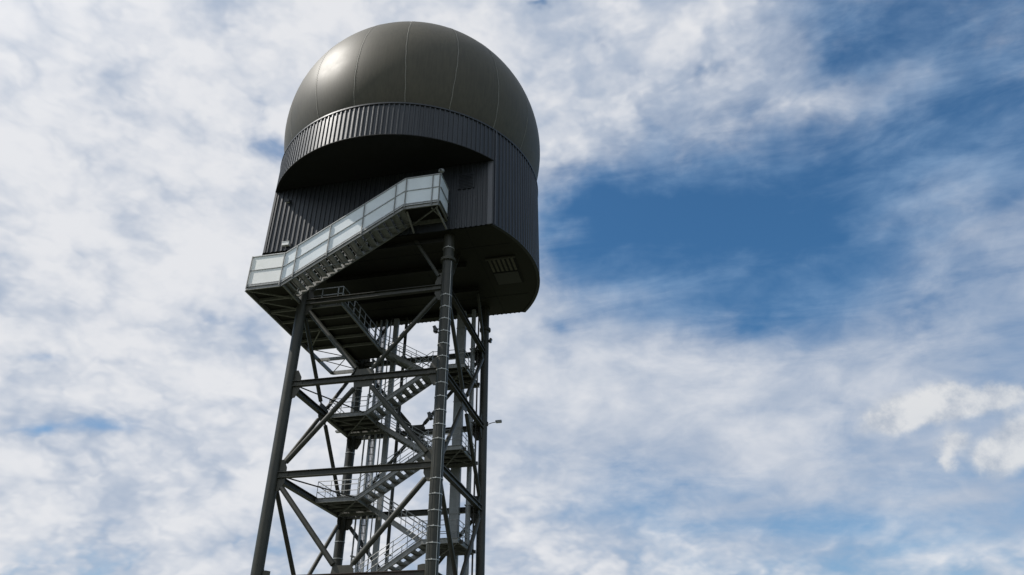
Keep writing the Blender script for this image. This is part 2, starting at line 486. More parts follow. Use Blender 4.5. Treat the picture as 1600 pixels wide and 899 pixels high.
m = MB(); ring(m, 0, 0, 0, .33, .36, .045)
band1 = m.build('strap', 'band', legs['D'], (-5, 5, 18.96))
for z in (24.9, 23.9, 22.9, 21.9, 17.9, 16.9, 15.9, 12.7, 11.6, 10.5, 9.4): dup(band1, legs['D'], (-5, 5, z))
# lightning conductors down the leg
m = MB(); m.tube((5.30, -5.24, .2), (5.30, -5.24, 27.8), .018, 6)
for z in zs: m.box((5.27, -5.27, z - .03), (5.33, -5.2, z + .03))
m.build('conductor_cable', 'band', legs['B'])
m = MB(); m.tube((4.84, -5.385, .2), (4.84, -5.385, 27.6), .015, 6)
m.build('conductor_cable', 'paint', legs['B'])

faces = [('A', 'B'), ('B', 'C'), ('C', 'D'), ('D', 'A')]
for a, b in faces:
    pa, pb = Vector((*corner[a], 0)), Vector((*corner[b], 0))
    d = (pb - pa).normalized(); n = Vector((d.y, -d.x, 0))
    mid = (pa + pb) / 2
    for i, z in enumerate(LEV):
        zz = Vector((0, 0, z))
        m = MB(); m.ibeam(pa + d * .30 + zz, pb - d * .30 + zz)
        bm_ = m.build('horizontal_beam', 'rust' if (i == 1 and a == 'A') else 'paint', T)
        # end plates of the beam with bolts
        for e, sgn in ((pa, 1), (pb, -1)):
            m = MB()
            q = e + d * sgn * .62 + zz
            m.bar(q - d * .3 + n * .04 + Vector((0, 0, .0)), q + d * .3 + n * .04, .02, .24)
            for c in (-.2, -.07, .07, .2):
                for v in (-.07, .07):
                    m.tube(q + d * c + n * .03 + Vector((0, 0, v)), q + d * c + n * .08 + Vector((0, 0, v)), .022, 6)
            m.build('bolted_splice', 'plate', bm_)
        # corner gussets, in the face plane
        for e, sgn in ((pa, 1), (pb, -1)):
            m = MB()
            up_, dn_ = .92, .92
            if i == 1 and a == 'A': up_ = .50
            if i == 4: up_ = 1.1
            poly = [e + d * sgn * x + Vector((0, 0, z + y)) for x, y in ((.28, up_), (.52, up_), (.78, .45), (.78, -.45), (.52, -dn_), (.28, -dn_))]
            m.prism(poly, n, .045)
            m.build('gusset_plate', 'plate', T)
        if i % 2 == 1:                     # mid node where the braces meet
            for sg in (1, -1):
                m = MB()
                poly = [mid + d * x + Vector((0, 0, z + sg * y)) for x, y in ((-.66, .19), (-.62, .42), (-.42, .60), (.42, .60), (.62, .42), (.66, .19))]
                m.prism(poly, n, .045)
                m.build('gusset_plate', 'plate', T)
    # diamond bracing
    allz = [.2] + LEV
    for i in range(1, len(LEV)):
        z0, z1 = LEV[i - 1], LEV[i]
        # level index odd (8.73, 20.16) has the mid node
        if i % 2 == 1: lo_corner, midz, cz = True, z1, z0
        else: lo_corner, midz, cz = False, z0, z1
        for e, sgn in ((pa, 1), (pb, -1)):
            c_ = e + Vector((0, 0, cz)); m_ = mid + Vector((0, 0, midz))
            v = (m_ - c_)
            L_ = v.length; v = v / L_
            p = c_ + v * .75; q = m_ - v * .62
            m = MB(); m.tube(p + v * .25, q - v * .25, .155 if a == 'A' else .135, 16)
            # flattened tongue that is bolted to the gusset
            m.bar(p - v * .12, p + v * .5, .20, .03, up=n); m.bar(q - v * .5, q + v * .12, .20, .03, up=n)
            m.build('diagonal_brace', 'paint', T)
    # bottom panel to the feet
    for e, sgn in ((pa, 1), (pb, -1)):
        m = MB(); m.tube(e + d * sgn * .4 + Vector((0, 0, .5)), mid + Vector((0, 0, LEV[0] - .3)), .12, 12); m.build('diagonal_brace', 'paint', T)
    # knee braces up to the cabin floor
    for e, sgn in ((pa, 1), (pb, -1)):
        m = MB()
        m.tube(e + d * sgn * .55 + Vector((0, 0, 26.9)), e + d * sgn * 2.35 + Vector((0, 0, ZF)), .12, 12)
        m.build('knee_brace', 'paint', T)
# tie rods lying in plan at the levels
for z in LEV[1:4]:
    m = MB(); m.tube((-4.7, -4.7, z + .05), (-2.25, .55, z + .05), .045, 8); m.build('tie_rod', 'paint', T)
# cabin grillage on top of the legs
for i, y in enumerate((-5, -1.7, 1.7, 5)):
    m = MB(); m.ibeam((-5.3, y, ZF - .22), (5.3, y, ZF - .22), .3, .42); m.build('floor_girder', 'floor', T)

# ------------------------------------------------------------------ cabin
CB = empty('equipment_cabin', (0, 0, ZF))
tag(CB, 'round anthracite ribbed metal cabin with flat recessed front, below the dome', 'cabin')
CB_ = lambda m, n, mt, par=None: m.build(n, mt, par or CB, (0, 0, -ZF) if par is None else None)
RC = 10.0; YF = -5.8; YB = 6.2; ZB = 35.32; ZT = 38.15
PER = 2 * math.pi * RC / 180


def arc_pts(a0, a1, n):
    return [(RC * math.cos(a0 + (a1 - a0) * i / n), RC * math.sin(a0 + (a1 - a0) * i / n)) for i in range(n + 1)]


aF = math.asin(YF / RC); aB = math.asin(YB / RC)


def ribbed(path_pt, length, z0, z1, phase=0.0):
    """trapezoid-profile sheet along a path: path_pt(s) -> (point, outward normal)"""
    m = MB(); n = max(1, round(length / PER)); per = length / n
    prof = [(0.0, 0.0), (.56, 0.0), (.64, .055), (.70, .060), (.90, .060), (.94, .055), (1.0, 0.0)]
    pts = []
    for i in range(n):
        for t, h in prof[:-1]:
            pts.append(((i + t) * per, h))
    pts.append((length, 0.0))
    out = []
    for s_, h in pts:
        p, nr = path_pt(s_)
        out.append((p[0] + nr[0] * h, p[1] + nr[1] * h))
    k = len(out)
    vs = [(x, y, z0) for x, y in out] + [(x, y, z1) for x, y in out]
    m.add(vs, [(i, i + 1, k + i + 1, k + i) for i in range(k - 1)])
    return m


def arcpath(a0):
    def f(s):
        a = a0 + s / RC
        return (RC * math.cos(a), RC * math.sin(a)), (math.cos(a), math.sin(a))
    return f


# side walls, full height, and the hood over front and back
for nm, a0, a1, z0 in (('side_wall', aF, aB, ZF), ('hood', aB, math.pi - aB, ZB), ('side_wall', math.pi - aB, math.pi - aF, ZF), ('hood', math.pi - aF, 2 * math.pi + aF, ZB)):
    m = ribbed(arcpath(a0), (a1 - a0) * RC, z0, ZT)
    w_ = CB_(m, nm, 'clad')
    # edge trims at top and bottom
    m = MB(); n = 72
    def strip(m, r0, r1, z0_, z1_, a0=a0, a1=a1, n=n):
        vs = []; fs = []
        for i in range(n + 1):
            a = a0 + (a1 - a0) * i / n; c, s_ = math.cos(a), math.sin(a)
            vs += [(r0 * c, r0 * s_, z0_), (r1 * c, r1 * s_, z0_), (r1 * c, r1 * s_, z1_), (r0 * c, r0 * s_, z1_)]
        for i in range(n):
            for q in range(4):
                fs.append((4 * i + q, 4 * i + 4 + q, 4 * i + 4 + (q + 1) % 4, 4 * i + (q + 1) % 4))
        m.add(vs, fs)
    strip(m, 9.90, 10.09, ZT - .07, ZT + .05)
    m.build('edge_trim', 'clad', w_)
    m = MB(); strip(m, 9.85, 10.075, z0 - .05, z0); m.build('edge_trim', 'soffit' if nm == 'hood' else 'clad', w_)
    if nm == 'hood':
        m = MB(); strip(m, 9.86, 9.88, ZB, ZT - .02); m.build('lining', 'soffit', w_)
# flat recessed walls
xF = math.sqrt(RC * RC - YF * YF); xB = math.sqrt(RC * RC - YB * YB)
DX0, DX1 = 3.15, 5.02
for nm, x0, x1, y, ny in (('front_wall', -xF, DX0, YF, -1), ('front_wall', DX1, xF - .34, YF, -1), ('rear_wall', -xB, xB, YB, 1)):
    m = ribbed(lambda s, x0=x0, y=y, ny=ny: ((x0 + s, y), (0, ny)), x1 - x0, ZF, ZB)
    CB_(m, nm, 'clad')
m = MB(); m.box((DX0, YF, 33.4), (DX1, YF + .1, ZB)); CB_(m, 'lintel_panel', 'clad')
m = MB(); m.box((DX0, YF, ZF), (DX1, YF + .1, 30.7)); CB_(m, 'threshold_panel', 'clad')
m = MB(); m.box((xF - .34, YF - .07, ZF), (xF - .02, YF + .03, ZB)); CB_(m, 'corner_trim', 'clad2')
m = MB(); m.box((xF - .03, YF - .05, ZF), (xF + .07, YF + .06, ZT)); CB_(m, 'corner_trim', 'clad')
m = MB(); m.tube((xF + .16, YF + .08, ZF), (xF + .16, YF + .08, ZT), .03, 8); CB_(m, 'corner_trim', 'clad2')
m = MB(); m.box((-xF - .02, YF - .07, ZF), (-xF + .14, YF + .03, ZB)); CB_(m, 'corner_trim', 'clad')
# doorway at the head of the stair
m = MB(); m.box((DX0 + .05, YF + .32, 30.7), (DX1 - .05, YF + .38, 33.4)); dr = CB_(m, 'door', 'clad')
m = MB(); m.box((DX0 + .5, YF + .28, 31.4), (DX1 - .6, YF + .32, 31.46)); m.build('handle', 'galv', dr)
m = MB()
for x in (DX0, DX1 - .08): m.box((x, YF - .06, 30.7), (x + .08, YF + .4, 33.4))
m.box((DX0, YF - .06, 33.4), (DX1, YF + .4, 33.48)); m.build('frame', 'clad2', dr)
# louvred vent on the wall
m = MB()
m.box((5.7, YF - .10, 33.15), (6.85, YF - .068, 34.45))
vo = CB_(m, 'vent', 'clad')
m = MB()
for i in range(9):
    z = 33.28 + i * .13
    m.prism([(5.76, YF - .105, z), (6.79, YF - .105, z), (6.79, YF - .135, z - .05), (5.76, YF - .135, z - .05)], (0, 1, 1), .012)
m.build('louvre', 'clad', vo)
# floor and its hatch
m = MB()
pl = arc_pts(aF, aB, 40) + arc_pts(math.pi - aB, math.pi - aF, 40)
m.prism([(x * .985, y * .985, ZF + .03) for x, y in pl], (0, 0, 1), .06)
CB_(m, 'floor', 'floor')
m = MB()
for x in (-6.6, -2.2, 2.2, 6.3): m.box((x - .02, YF + .1, ZF - .012), (x + .02, YB - .1, ZF - .002))
for y in (-3.4, 3.4): m.box((-8.8, y - .02, ZF - .014), (8.8, y + .02, ZF - .004))
CB_(m, 'sheet_joint', 'soffit')
m = MB(); m.box((6.75, -1.75, ZF - .06), (8.75, 1.7, ZF - .016)); ht = CB_(m, 'air_intake', 'soffit')
m = MB()
for i in range(6):
    m.box((6.85 + i * .32, -1.7, ZF - .10), (7.02 + i * .32, -.15, ZF - .065))
m.build('grille', 'grille', ht)
m = MB(); m.box((6.7, -1.9, ZF - .13), (8.8, -1.76, ZF - .02)); m.build('frame', 'plate', ht)
m = MB(); m.box((6.85, .05, ZF - .10), (8.6, 1.6, ZF - .065)); m.build('intake_flap', 'black', ht)
# soffits under the hood
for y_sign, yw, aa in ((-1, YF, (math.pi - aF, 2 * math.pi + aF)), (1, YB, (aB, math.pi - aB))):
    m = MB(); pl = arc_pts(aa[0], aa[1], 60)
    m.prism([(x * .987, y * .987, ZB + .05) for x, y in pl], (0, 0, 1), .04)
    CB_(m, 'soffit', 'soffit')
m = MB(); pl = [(9.95 * math.cos(2 * math.pi * i / 96), 9.95 * math.sin(2 * math.pi * i / 96), ZT - .05) for i in range(96)]
m.prism(pl, (0, 0, 1), .05); CB_(m, 'roof', 'clad')

# ------------------------------------------------------------------ radome
SR = 10.32; SZ = 42.4
RD = empty('radome', (0, 0, ZT))
tag(RD, 'large glossy dark olive radar dome on top of the cabin', 'dome')
m = MB(); nu, nv = 144, 72
lo = -math.asin((SZ - ZT - .03) / SR)
vs = []; fs = []
for j in range(nv):
    t = lo + (math.pi / 2 - lo) * j / nv
    for i in range(nu):
        a = 2 * math.pi * i / nu
        vs.append((SR * math.cos(t) * math.cos(a), SR * math.cos(t) * math.sin(a), SZ - ZT + SR * math.sin(t)))
vs.append((0, 0, SZ - ZT + SR)); top = len(vs) - 1
for j in range(nv - 1):
    for i in range(nu):
        fs.append((j * nu + i, j * nu + (i + 1) % nu, (j + 1) * nu + (i + 1) % nu, (j + 1) * nu + i))
for i in range(nu): fs.append(((nv - 1) * nu + i, (nv - 1) * nu + (i + 1) % nu, top))
m.add(vs, fs, True)
shell = m.build('shell', 'dome', RD)
# raised seams between the gores, with a row of fasteners
for k in range(18):
    az = R(15.4 + 20 * k)
    m = MB(); steps = 64; hw = .024
    va = []
    for j in range(steps + 1):
        t = lo + (R(83) - lo) * j / steps
        jog = .003 * math.sin(j * 1.3 + k) + .03 * (1 if k % 2 else -1) * math.tanh((t - lo - .35) * 4)
        a = az + jog * .5
        r1 = SR + .012
        for s_ in (-1, 1):
            aa = a + s_ * hw / (SR * max(math.cos(t), .12))
            va.append((r1 * math.cos(t) * math.sin(aa), -r1 * math.cos(t) * math.cos(aa), SZ - ZT + r1 * math.sin(t)))
    m.add(va, [(2 * j, 2 * j + 1, 2 * j + 3, 2 * j + 2) for j in range(steps)])
    sm_ = m.build('seam', 'seam', shell)
    m = MB()
    for j in range(0, 78):
        t = lo + (R(83) - lo) * (j + .5) / 78
        jog = .03 * (1 if k % 2 else -1) * math.tanh((t - lo - .35) * 4) * .5
        for s_ in (-1, 1):
            aa = az + jog + s_ * .085 / (SR * max(math.cos(t), .12))
            r1 = SR + .004; h_ = .022
            c0 = Vector((r1 * math.cos(t) * math.sin(aa), -r1 * math.cos(t) * math.cos(aa), SZ - ZT + r1 * math.sin(t)))
            nr = Vector((math.cos(t) * math.sin(aa), -math.cos(t) * math.cos(aa), math.sin(t)))
            e1 = Vector((math.cos(aa), math.sin(aa), 0)); e2 = nr.cross(e1)
            m.add([c0 + e1 * h_, c0 + e2 * h_, c0 - e1 * h_, c0 - e2 * h_, c0 + nr * .02], [(0, 1, 4), (1, 2, 4), (2, 3, 4), (3, 0, 4)])
    fo = m.build('bolt_row', 'clad2', sm_); fo['kind'] = 'stuff'
m = MB()
ring(m, 0, 0, SZ - ZT + SR * math.sin(R(83)), SR * math.cos(R(83)) - .05, SR * math.cos(R(83)) + .05, .08, 40)
m.build('crown_ring', 'seam', RD)
m = MB(); a_, t_ = R(30), R(64)
bp = Vector((SR * math.cos(t_) * math.sin(a_), -SR * math.cos(t_) * math.cos(a_), SZ - ZT + SR * math.sin(t_)))
nrm = (bp - Vector((0, 0, SZ - ZT))).normalized()
m.tube(bp - nrm * .05, bp + nrm * .3, .05, 8); m.tube(bp + nrm * .3, bp + nrm * .42, .10, 10)
m.build('obstruction_light', 'conduit', RD)
m = MB(); ring(m, 0, 0, .08, 9.35, 9.52, .16, 96); m.build('base_ring', 'clad', RD)

# ------------------------------------------------------------------ outer stair and gallery
OS = empty('outer_staircase', (0, 0, 0))
tag(OS, 'steel stair and gallery with white panelled balustrade climbing the cabin front', 'staircase')
YO, YI = -7.62, -5.98
ZG, ZL = 26.12, 30.95
GX0, GX1 = -7.62, -2.42
X1, X2, X3 = -5.22, 2.62, 5.02
# gallery frame
m = MB()
m.channel((GX0, 1.40, ZG - .17), (GX0, YO, ZG - .17), .1, .32)
m.channel((GX0, YO, ZG - .17), (X1, YO, ZG - .17), .1, .32)
m.channel((X1 + .15, YO, ZG - .17), (X1 + .15, -4.5, ZG - .17), .1, .30)
m.channel((X1 + .1, -4.5, ZG - .17), (GX1, -4.5, ZG - .17), .1, .30)
m.channel((GX1, -4.5, ZG - .17), (GX1, 4.1, ZG - .17), .1, .30)
m.build('gallery_frame', 'galvd', OS)
m = MB(); m.box((GX0 + .02, YO + .02, ZG - .05), (X1 + .1, 1.4, ZG - .01)); m.box((X1 + .101, -4.45, ZG - .05), (GX1 - .02, 4.1, ZG - .01))
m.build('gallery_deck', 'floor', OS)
for y in (-6.1, -4.5, -2.9, -1.4, 0.0, 1.40):
    m = MB(); m.bar((GX0 + .1, y, ZG - .17), (GX1 - .1 if y > -4.4 else X1 + .1, y, ZG - .17), .09, .2); m.build('joist', 'galvd', OS)
for (a, b) in (((GX0 + .1, -7.5), (X1, -6.1)), ((GX0 + .1, -6.1), (X1, -4.5)), ((GX0 + .1, -4.5), (-5.2, -2.9)), ((GX0 + .1, 1.4), (-5.4, -1.4))):
    m = MB(); m.bar((a[0], a[1], ZG - .28), (b[0], b[1], ZG - .28), .07, .07); m.build('plan_brace', 'galvd', OS)
m = MB()   # open frame at the far end
m.channel((GX0, 5.65, ZG - .17), (GX0, 1.41, ZG - .17), .1, .30)
m.channel((-5.42, 5.65, ZG - .17), (GX0, 5.65, ZG - .17), .1, .30)
m.channel((-5.42, 1.5, ZG - .17), (-5.42, 5.65, ZG - .17), .1, .30)
m.bar((GX0, 3.3, ZG - .15), (-5.42, 3.3, ZG - .15), .12, .24)
m.build('open_frame', 'galvd', OS)
m = MB(); m.tube((GX0 + .1, 3.4, ZG - .1), (-5.5, 5.6, ZG - .1), .035, 8); m.tube((GX0 + .1, 5.6, ZG - .13), (-5.5, 3.4, ZG - .13), .035, 8)
m.tube((GX0 + .1, 1.5, ZG - .1), (-5.5, 3.2, ZG - .1), .035, 8)
m.build('plan_brace', 'galvd', OS)
for x, y in ((-5.3, -5.9), (-5.3, -.2)):
    pass
# flight
sl_ = (ZL - ZG) / (X2 - X1)
fl = None
m = MB()
for y in (YO, YI):
    d_ = .17 if y == YO else .17
    m.channel((X1, y, ZG - d_), (X2, y, ZL - d_), .1, .34) if y == YO else m.channel((X2, y, ZL - d_), (X1, y, ZG - d_), .1, .34)
fl = m.build('flight', 'galvd', OS)
nt_ = 17
tm = MB()
tm.box((-.22, YO + .03, -.02), (.22, YI - .03, .02)); tm.box((-.22, YO + .03, -.10), (-.19, YI - .03, -.02)); tm.box((.19, YO + .03, -.07), (.22, YI - .03, -.02))
t0 = None
for i in range(nt_):
    t = (i + .6) / nt_
    loc = (X1 + (X2 - X1) * t, 0, ZG + (ZL - ZG) * t - .16)
    if t0 is None: t0 = tm.build('tread', 'galv', fl, loc)
    else: dup(t0, fl, loc)
m = MB()
for i in range(4):
    xa = X1 + (X2 - X1) * i / 4; xb = X1 + (X2 - X1) * (i + 1) / 4
    za = ZG + (ZL - ZG) * i / 4 - .38; zb = ZG + (ZL - ZG) * (i + 1) / 4 - .38
    if i % 2: m.bar((xa, YO + .1, za), (xb, YI - .1, zb), .05)
    else: m.bar((xa, YI - .1, za), (xb, YO + .1, zb), .05)
m.build('soffit_brace', 'galvd', fl)
# head landing
m = MB()
m.channel((X2, YO, ZL - .17), (X3, YO, ZL - .17), .1, .34)
m.channel((X3, YO, ZL - .17), (X3, YF - .08, ZL - .17), .1, .34)
m.channel((X3, YI + .1, ZL - .17), (X2, YI + .1, ZL - .17), .1, .34)
m.bar((X2, YO + .1, ZL - .2), (X2, YI, ZL - .2), .1, .2)
m.bar((X2 + .1, YI, ZL - .36), (X3 - .1, YO + .1, ZL - .36), .08)
m.bar((X3 - .5, YO + .1, ZL - .38), (X3 - .1, YI, ZL - .38), .08)
m.build('landing_frame', 'galvd', OS)
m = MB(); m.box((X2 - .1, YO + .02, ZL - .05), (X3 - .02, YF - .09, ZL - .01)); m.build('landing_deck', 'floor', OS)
m = MB()
m.bar((X3 - .2, YO + .2, ZL - .35), (X3 + .05, YF - .1, ZL - 1.0), .1); m.bar((X2 + .2, YO + .2, ZL - .35), (X2 + .2, YF - .1, ZL - 1.0), .1)
m.build('bracket', 'galvd', OS)

# balustrade on the outer side
BH = 2.22
path = [(GX0, ZG), (X1, ZG), (X2, ZL), (X3, ZL)]


def zat(x):
    for (xa, za), (xb, zb) in zip(path, path[1:]):
        if x <= xb + 1e-6: return za + (zb - za) * (x - xa) / (xb - xa)
    return path[-1][1]


BAL = MB(); YP = YO - .04
for (xa, za), (xb, zb) in zip(path, path[1:]):
    for dz, w in ((BH, .06), (BH * .52, .045), (.08, .045)):
        BAL.bar((xa, YP - .035, za + dz), (xb, YP - .035, zb + dz), w)
bal = BAL.build('balustrade', 'galv', OS)
posts = [GX0 + .04, X1 - .05, -4.45, -2.3, -.08, 2.02, X2 + .1, 4.55, X3]
pm = MB(); pm.box((-.026, -.10, -.25), (.026, -.03, BH)); p0 = None
for x in posts:
    loc = (x, YP, zat(x))
    if p0 is None: p0 = pm.build('post', 'galvd', bal, loc)
    else: dup(p0, bal, loc)
for xa, xb in zip(posts, posts[1:]):
    pts = [xa] + [x for x, _ in path if xa < x < xb] + [xb]
    m = MB(); k = len(pts)
    lo_ = [(x, YP, zat(x) + .05) for x in pts]; hi_ = [(x, YP, zat(x) + BH - .02) for x in reversed(pts)]
    m.prism(lo_ + hi_, (0, 1, 0), .02)
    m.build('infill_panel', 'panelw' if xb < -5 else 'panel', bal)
# toe rail: bright channel under the panels
m = MB()
for (xa, za), (xb, zb) in zip(path, path[1:]):
    m.bar((xa, YO - .05, za - .03), (xb, YO - .05, zb - .03), .09, .09)
m.build('toe_rail', 'galv', bal)
# return at the head landing
m = MB(); m.prism([(X3 + .03, YO, ZL + .05), (X3 + .03, YF - .1, ZL + .05), (X3 + .03, YF - .1, ZL + BH), (X3 + .03, YO, ZL + BH)], (1, 0, 0), .02)
m.build('infill_panel', 'panel', bal)
m = MB()
for dz in (BH, BH * .52, .06): m.bar((X3 + .07, YO, ZL + dz), (X3 + .07, YF - .1, ZL + dz), .06)
m.build('side_rail', 'galv', bal)
# return at the gallery's outer end
m = MB()
for dz in (1.2, .65): m.bar((GX0 - .03, YO, ZG + dz), (GX0 - .03, 1.4, ZG + dz), .05)
for y in (-5.8, -4, -2.2, -.4, 1.4): m.bar((GX0 - .03, y, ZG - .1), (GX0 - .03, y, ZG + 1.2), .05)
m.build('side_rail', 'galvd', OS)
# inner handrail of flight
m = MB()
for dz in (1.05, .55): m.bar((X1 + .3, YI, zat(X1 + .3) + dz), (X2, YI, ZL + dz), .045)
for i in range(6):
    x = X1 + .3 + (X2 - X1 - .3) * i / 5; m.bar((x, YI, zat(x) - .1), (x, YI, zat(x) + 1.05), .045)
m.build('inner_handrail', 'galvd', OS)
# railings round the gallery's inner edge
m = MB(); H = 1.15
for dz in (H, .62, .15):
    m.bar((X1 + .2, -4.55, ZG + dz), (GX1 + .03, -4.55, ZG + dz), .05); m.bar((GX1 + .03, -4.55, ZG + dz), (GX1 + .03, 2.2, ZG + dz), .05)
for x in (-5.0, -3.9, -2.75, GX1 + .03): m.bar((x, -4.55, ZG - .2), (x, -4.55, ZG + H), .05)
for i in range(1, 8): y = -4.55 + i * .964; m.bar((GX1 + .03, y, ZG - .2), (GX1 + .03, y, ZG + H), .05)
m.build('gallery_railing', 'galv', OS)

# ------------------------------------------------------------------ inner zigzag stair
IS = empty('zigzag_staircase')
tag(IS, 'galvanised steel stair zigzagging up inside the four tower legs', 'staircase')
YA0, YA1 = .55, 2.05        # near lane (climbs to the right)
YC0, YC1 = 2.45, 3.95       # far lane (climbs to the left)
XL, XR = -2.1, 2.45


def rail(m, pts, h=1.1, r=.024, step=1.1, mids=(.37, .73)):
    for (a, b) in zip(pts, pts[1:]):
        a, b = Vector(a), Vector(b)
        for dz in (h,) + tuple(h * k for k in mids):
            m.tube(a + Vector((0, 0, dz)), b + Vector((0, 0, dz)), r, 6)
        n = max(1, round((b - a).length / step))
        for i in range(n + 1):
            p = a.lerp(b, i / n); m.tube(p - Vector((0, 0, .12)), p + Vector((0, 0, h)), r, 6)


tread_me = None


def flight(x0, z0, x1, z1, ya, yb):
    global tread_me
    m = MB()
    for y, sgn in ((ya, -1), (yb, 1)):
        m.bar((x0, y, z0 - .14), (x1, y, z1 - .14), .06, .34)
        m.bar((x0, y + sgn * .05, z0 + .01), (x1, y + sgn * .05, z1 + .01), .06, .035); m.bar((x0, y + sgn * .05, z0 - .29), (x1, y + sgn * .05, z1 - .29), .06, .035)
    f = m.build('flight', 'galvd', IS)
    if tread_me is None:
        t = MB(); t.box((-.20, -.72, -.02), (.20, .72, .02)); t.box((-.20, -.72, -.09), (-.175, .72, -.021)); t.box((.175, -.72, -.06), (.20, .72, -.021))
        tread_me = t.build('tread', 'galv', f, (x0, (ya + yb) / 2, z0)); src = tread_me; tread_me = src.data
        bpy.data.objects.remove(src)
    n = 10
    for i in range(n):
        t = (i + .5) / n
        o = bpy.data.objects.new('tread', tread_me); COL.objects.link(o); o.parent = f
        o.location = (x0 + (x1 - x0) * t, (ya + yb) / 2, z0 + (z1 - z0) * t - .12)
    m = MB()
    for y in (ya - .03, yb + .03): rail(m, [(x0, y, z0 + .05), (x1, y, z1 + .05)], 1.1)
    m.build('handrail', 'galv', f)


def landing(x0, x1, z, left):
    y0, y1 = YA0 - .05, YC1 + .1
    m = MB()
    m.channel((x0, y0, z - .16), (x1, y0, z - .16), .08, .30); m.channel((x1, y0, z - .16), (x1, y1, z - .16), .08, .30)
    m.channel((x1, y1, z - .16), (x0, y1, z - .16), .08, .30); m.channel((x0, y1, z - .16), (x0, y0, z - .16), .08, .30)
    f = m.build('landing', 'galvd', IS)
    m = MB(); m.box((x0 + .03, y0 + .03, z - .045), (x1 - .03, y1 - .03, z - .012)); m.build('deck', 'floor', f)
    m = MB()
    for i in range(1, 4):
        y = y0 + (y1 - y0) * i / 4; m.bar((x0 + .1, y, z - .13), (x1 - .1, y, z - .13), .07, .14)
    m.bar((x0 + .1, y0 + .1, z - .25), (x1 - .1, y1 - .1, z - .25), .06); m.bar((x0 + .1, y1 - .1, z - .32), (x1 - .1, y0 + .1, z - .32), .06)
    m.build('joist', 'galvd', f)
    m = MB(); far = x0 + .04 if left else x1 - .04; near = x1 if left else x0
    rail(m, [(near, y0 + .03, z), (far, y0 + .03, z), (far, y1 - .03, z), (near, y1 - .03, z)], 1.1)
    m.build('railing', 'galv', f)
    # bearers out to the tower's side frames
    m = MB(); tgt = -5 if left else 5
    e = x0 if left else x1
    if abs(tgt - e) > .2:
        for y in (y0 + .3, y1 - .3): m.bar((e, y, z - .2), (tgt, y, z - .2), .14, .2)
    else:
        m.bar((e, y1, z - .25), (e, 5, z - .25), .14, .2)
    m.build('bearer', 'paint', f)


lev = [2.97, 8.70, 14.52, 20.28]
tops = [8.70, 14.52, 20.28, ZG]
mids = []
for k, z in enumerate(lev):
    landing(-4.95, XL, z, True)
    zt = tops[k]; zm = (z + zt) / 2
    landing(XR, 4.75, zm, False)
    flight(XL, z, XR, zm, YA0, YA1)
    flight(XR, zm, XL if k < 3 else GX1, zt, YC0, YC1)
flight(XR, .15, XL, 2.97, YC0, YC1)
# near side fascia of the landings

# ------------------------------------------------------------------ vertical services
def service(name, label, cat, build, group=None):
    e = empty(name, (0, 0, 0)); tag(e, label, cat, group); build(e); return e


def f_duct(e):
    m = MB(); m.box((2.95, 4.25, .15), (3.62, 4.60, ZF - .45)); c = m.build('casing', 'conduit', e)
    m = MB(); m.box((2.92, 4.22, 0), (3.65, 4.63, .05)); c0 = m.build('joint_collar', 'galvd', e, (0, 0, 2))
    for i in range(1, 14): dup(c0, e, (0, 0, 2 + i * 2.0))
service('cable_duct', 'wide pale grey rectangular duct rising behind the strapped near leg', 'duct', f_duct)


def f_pipe(x, y, r, mt='conduit', step=2.9):
    def f(e):
        m = MB(); m.tube((x, y, .15), (x, y, ZF - .45), r, 16); m.build('tube', mt, e)
        m = MB(); m.box((x - r - .04, y - r - .02, 0), (x + r + .04, y + r + .3, .07)); c0 = m.build('clamp', 'galvd', e, (0, 0, 2.9))
        for i in range(1, 9): dup(c0, e, (0, 0, 2.9 + i * step))
    return f


service('riser_pipe', 'thick grey pipe just right of the wide rectangular duct', 'pipe', f_pipe(4.25, 4.35, .17))
service('riser_pipe', 'thin dark pipe between the thick grey pipe and the right leg', 'pipe', f_pipe(4.62, 4.45, .06, 'paint'))
service('riser_pipe', 'thin pipe closest to the strapped far leg', 'pipe', f_pipe(-3.75, 4.45, .06, 'galvd'))
service('riser_pipe', 'medium dark pipe right of the pale conduit by the far leg', 'pipe', f_pipe(-1.25, 4.45, .12, 'paint'))
service('riser_pipe', 'thin pale pipe between the cable ladder and the pale conduit', 'pipe', f_pipe(-2.55, 4.45, .045, 'galv'))


def f_conduit(e):
    m = MB(); m.box((-2.25, 4.3, .15), (-1.88, 4.55, ZF - .45)); m.build('casing', 'conduit', e)
service('cable_conduit', 'narrow pale grey boxed conduit beside the far leg', 'conduit', f_conduit)


def f_ladder(e):
    m = MB(); m.box((-3.38, 4.28, .15), (-3.26, 4.50, ZF - .45)); m.build('side_rail', 'galv', e)
    m = MB(); m.box((-2.94, 4.28, .15), (-2.82, 4.50, ZF - .45)); m.build('side_rail', 'galv', e)
    m = MB(); m.box((0, 0, -.02), (.32, .05, .02))
    r0 = m.build('rung', 'galv', e, (-3.26, 4.40, .6))
    for i in range(1, 58): dup(r0, e, (-3.26, 4.40, .6 + .5 * i))
    m = MB()
    for x in (-3.2, -3.12, -3.02): m.tube((x, 4.36, .15), (x, 4.36, ZF - .45), .03, 8)
    m.build('cable', 'black', e)
service('cable_ladder', 'galvanised cable ladder with black cables beside the far leg', 'cable ladder', f_ladder)


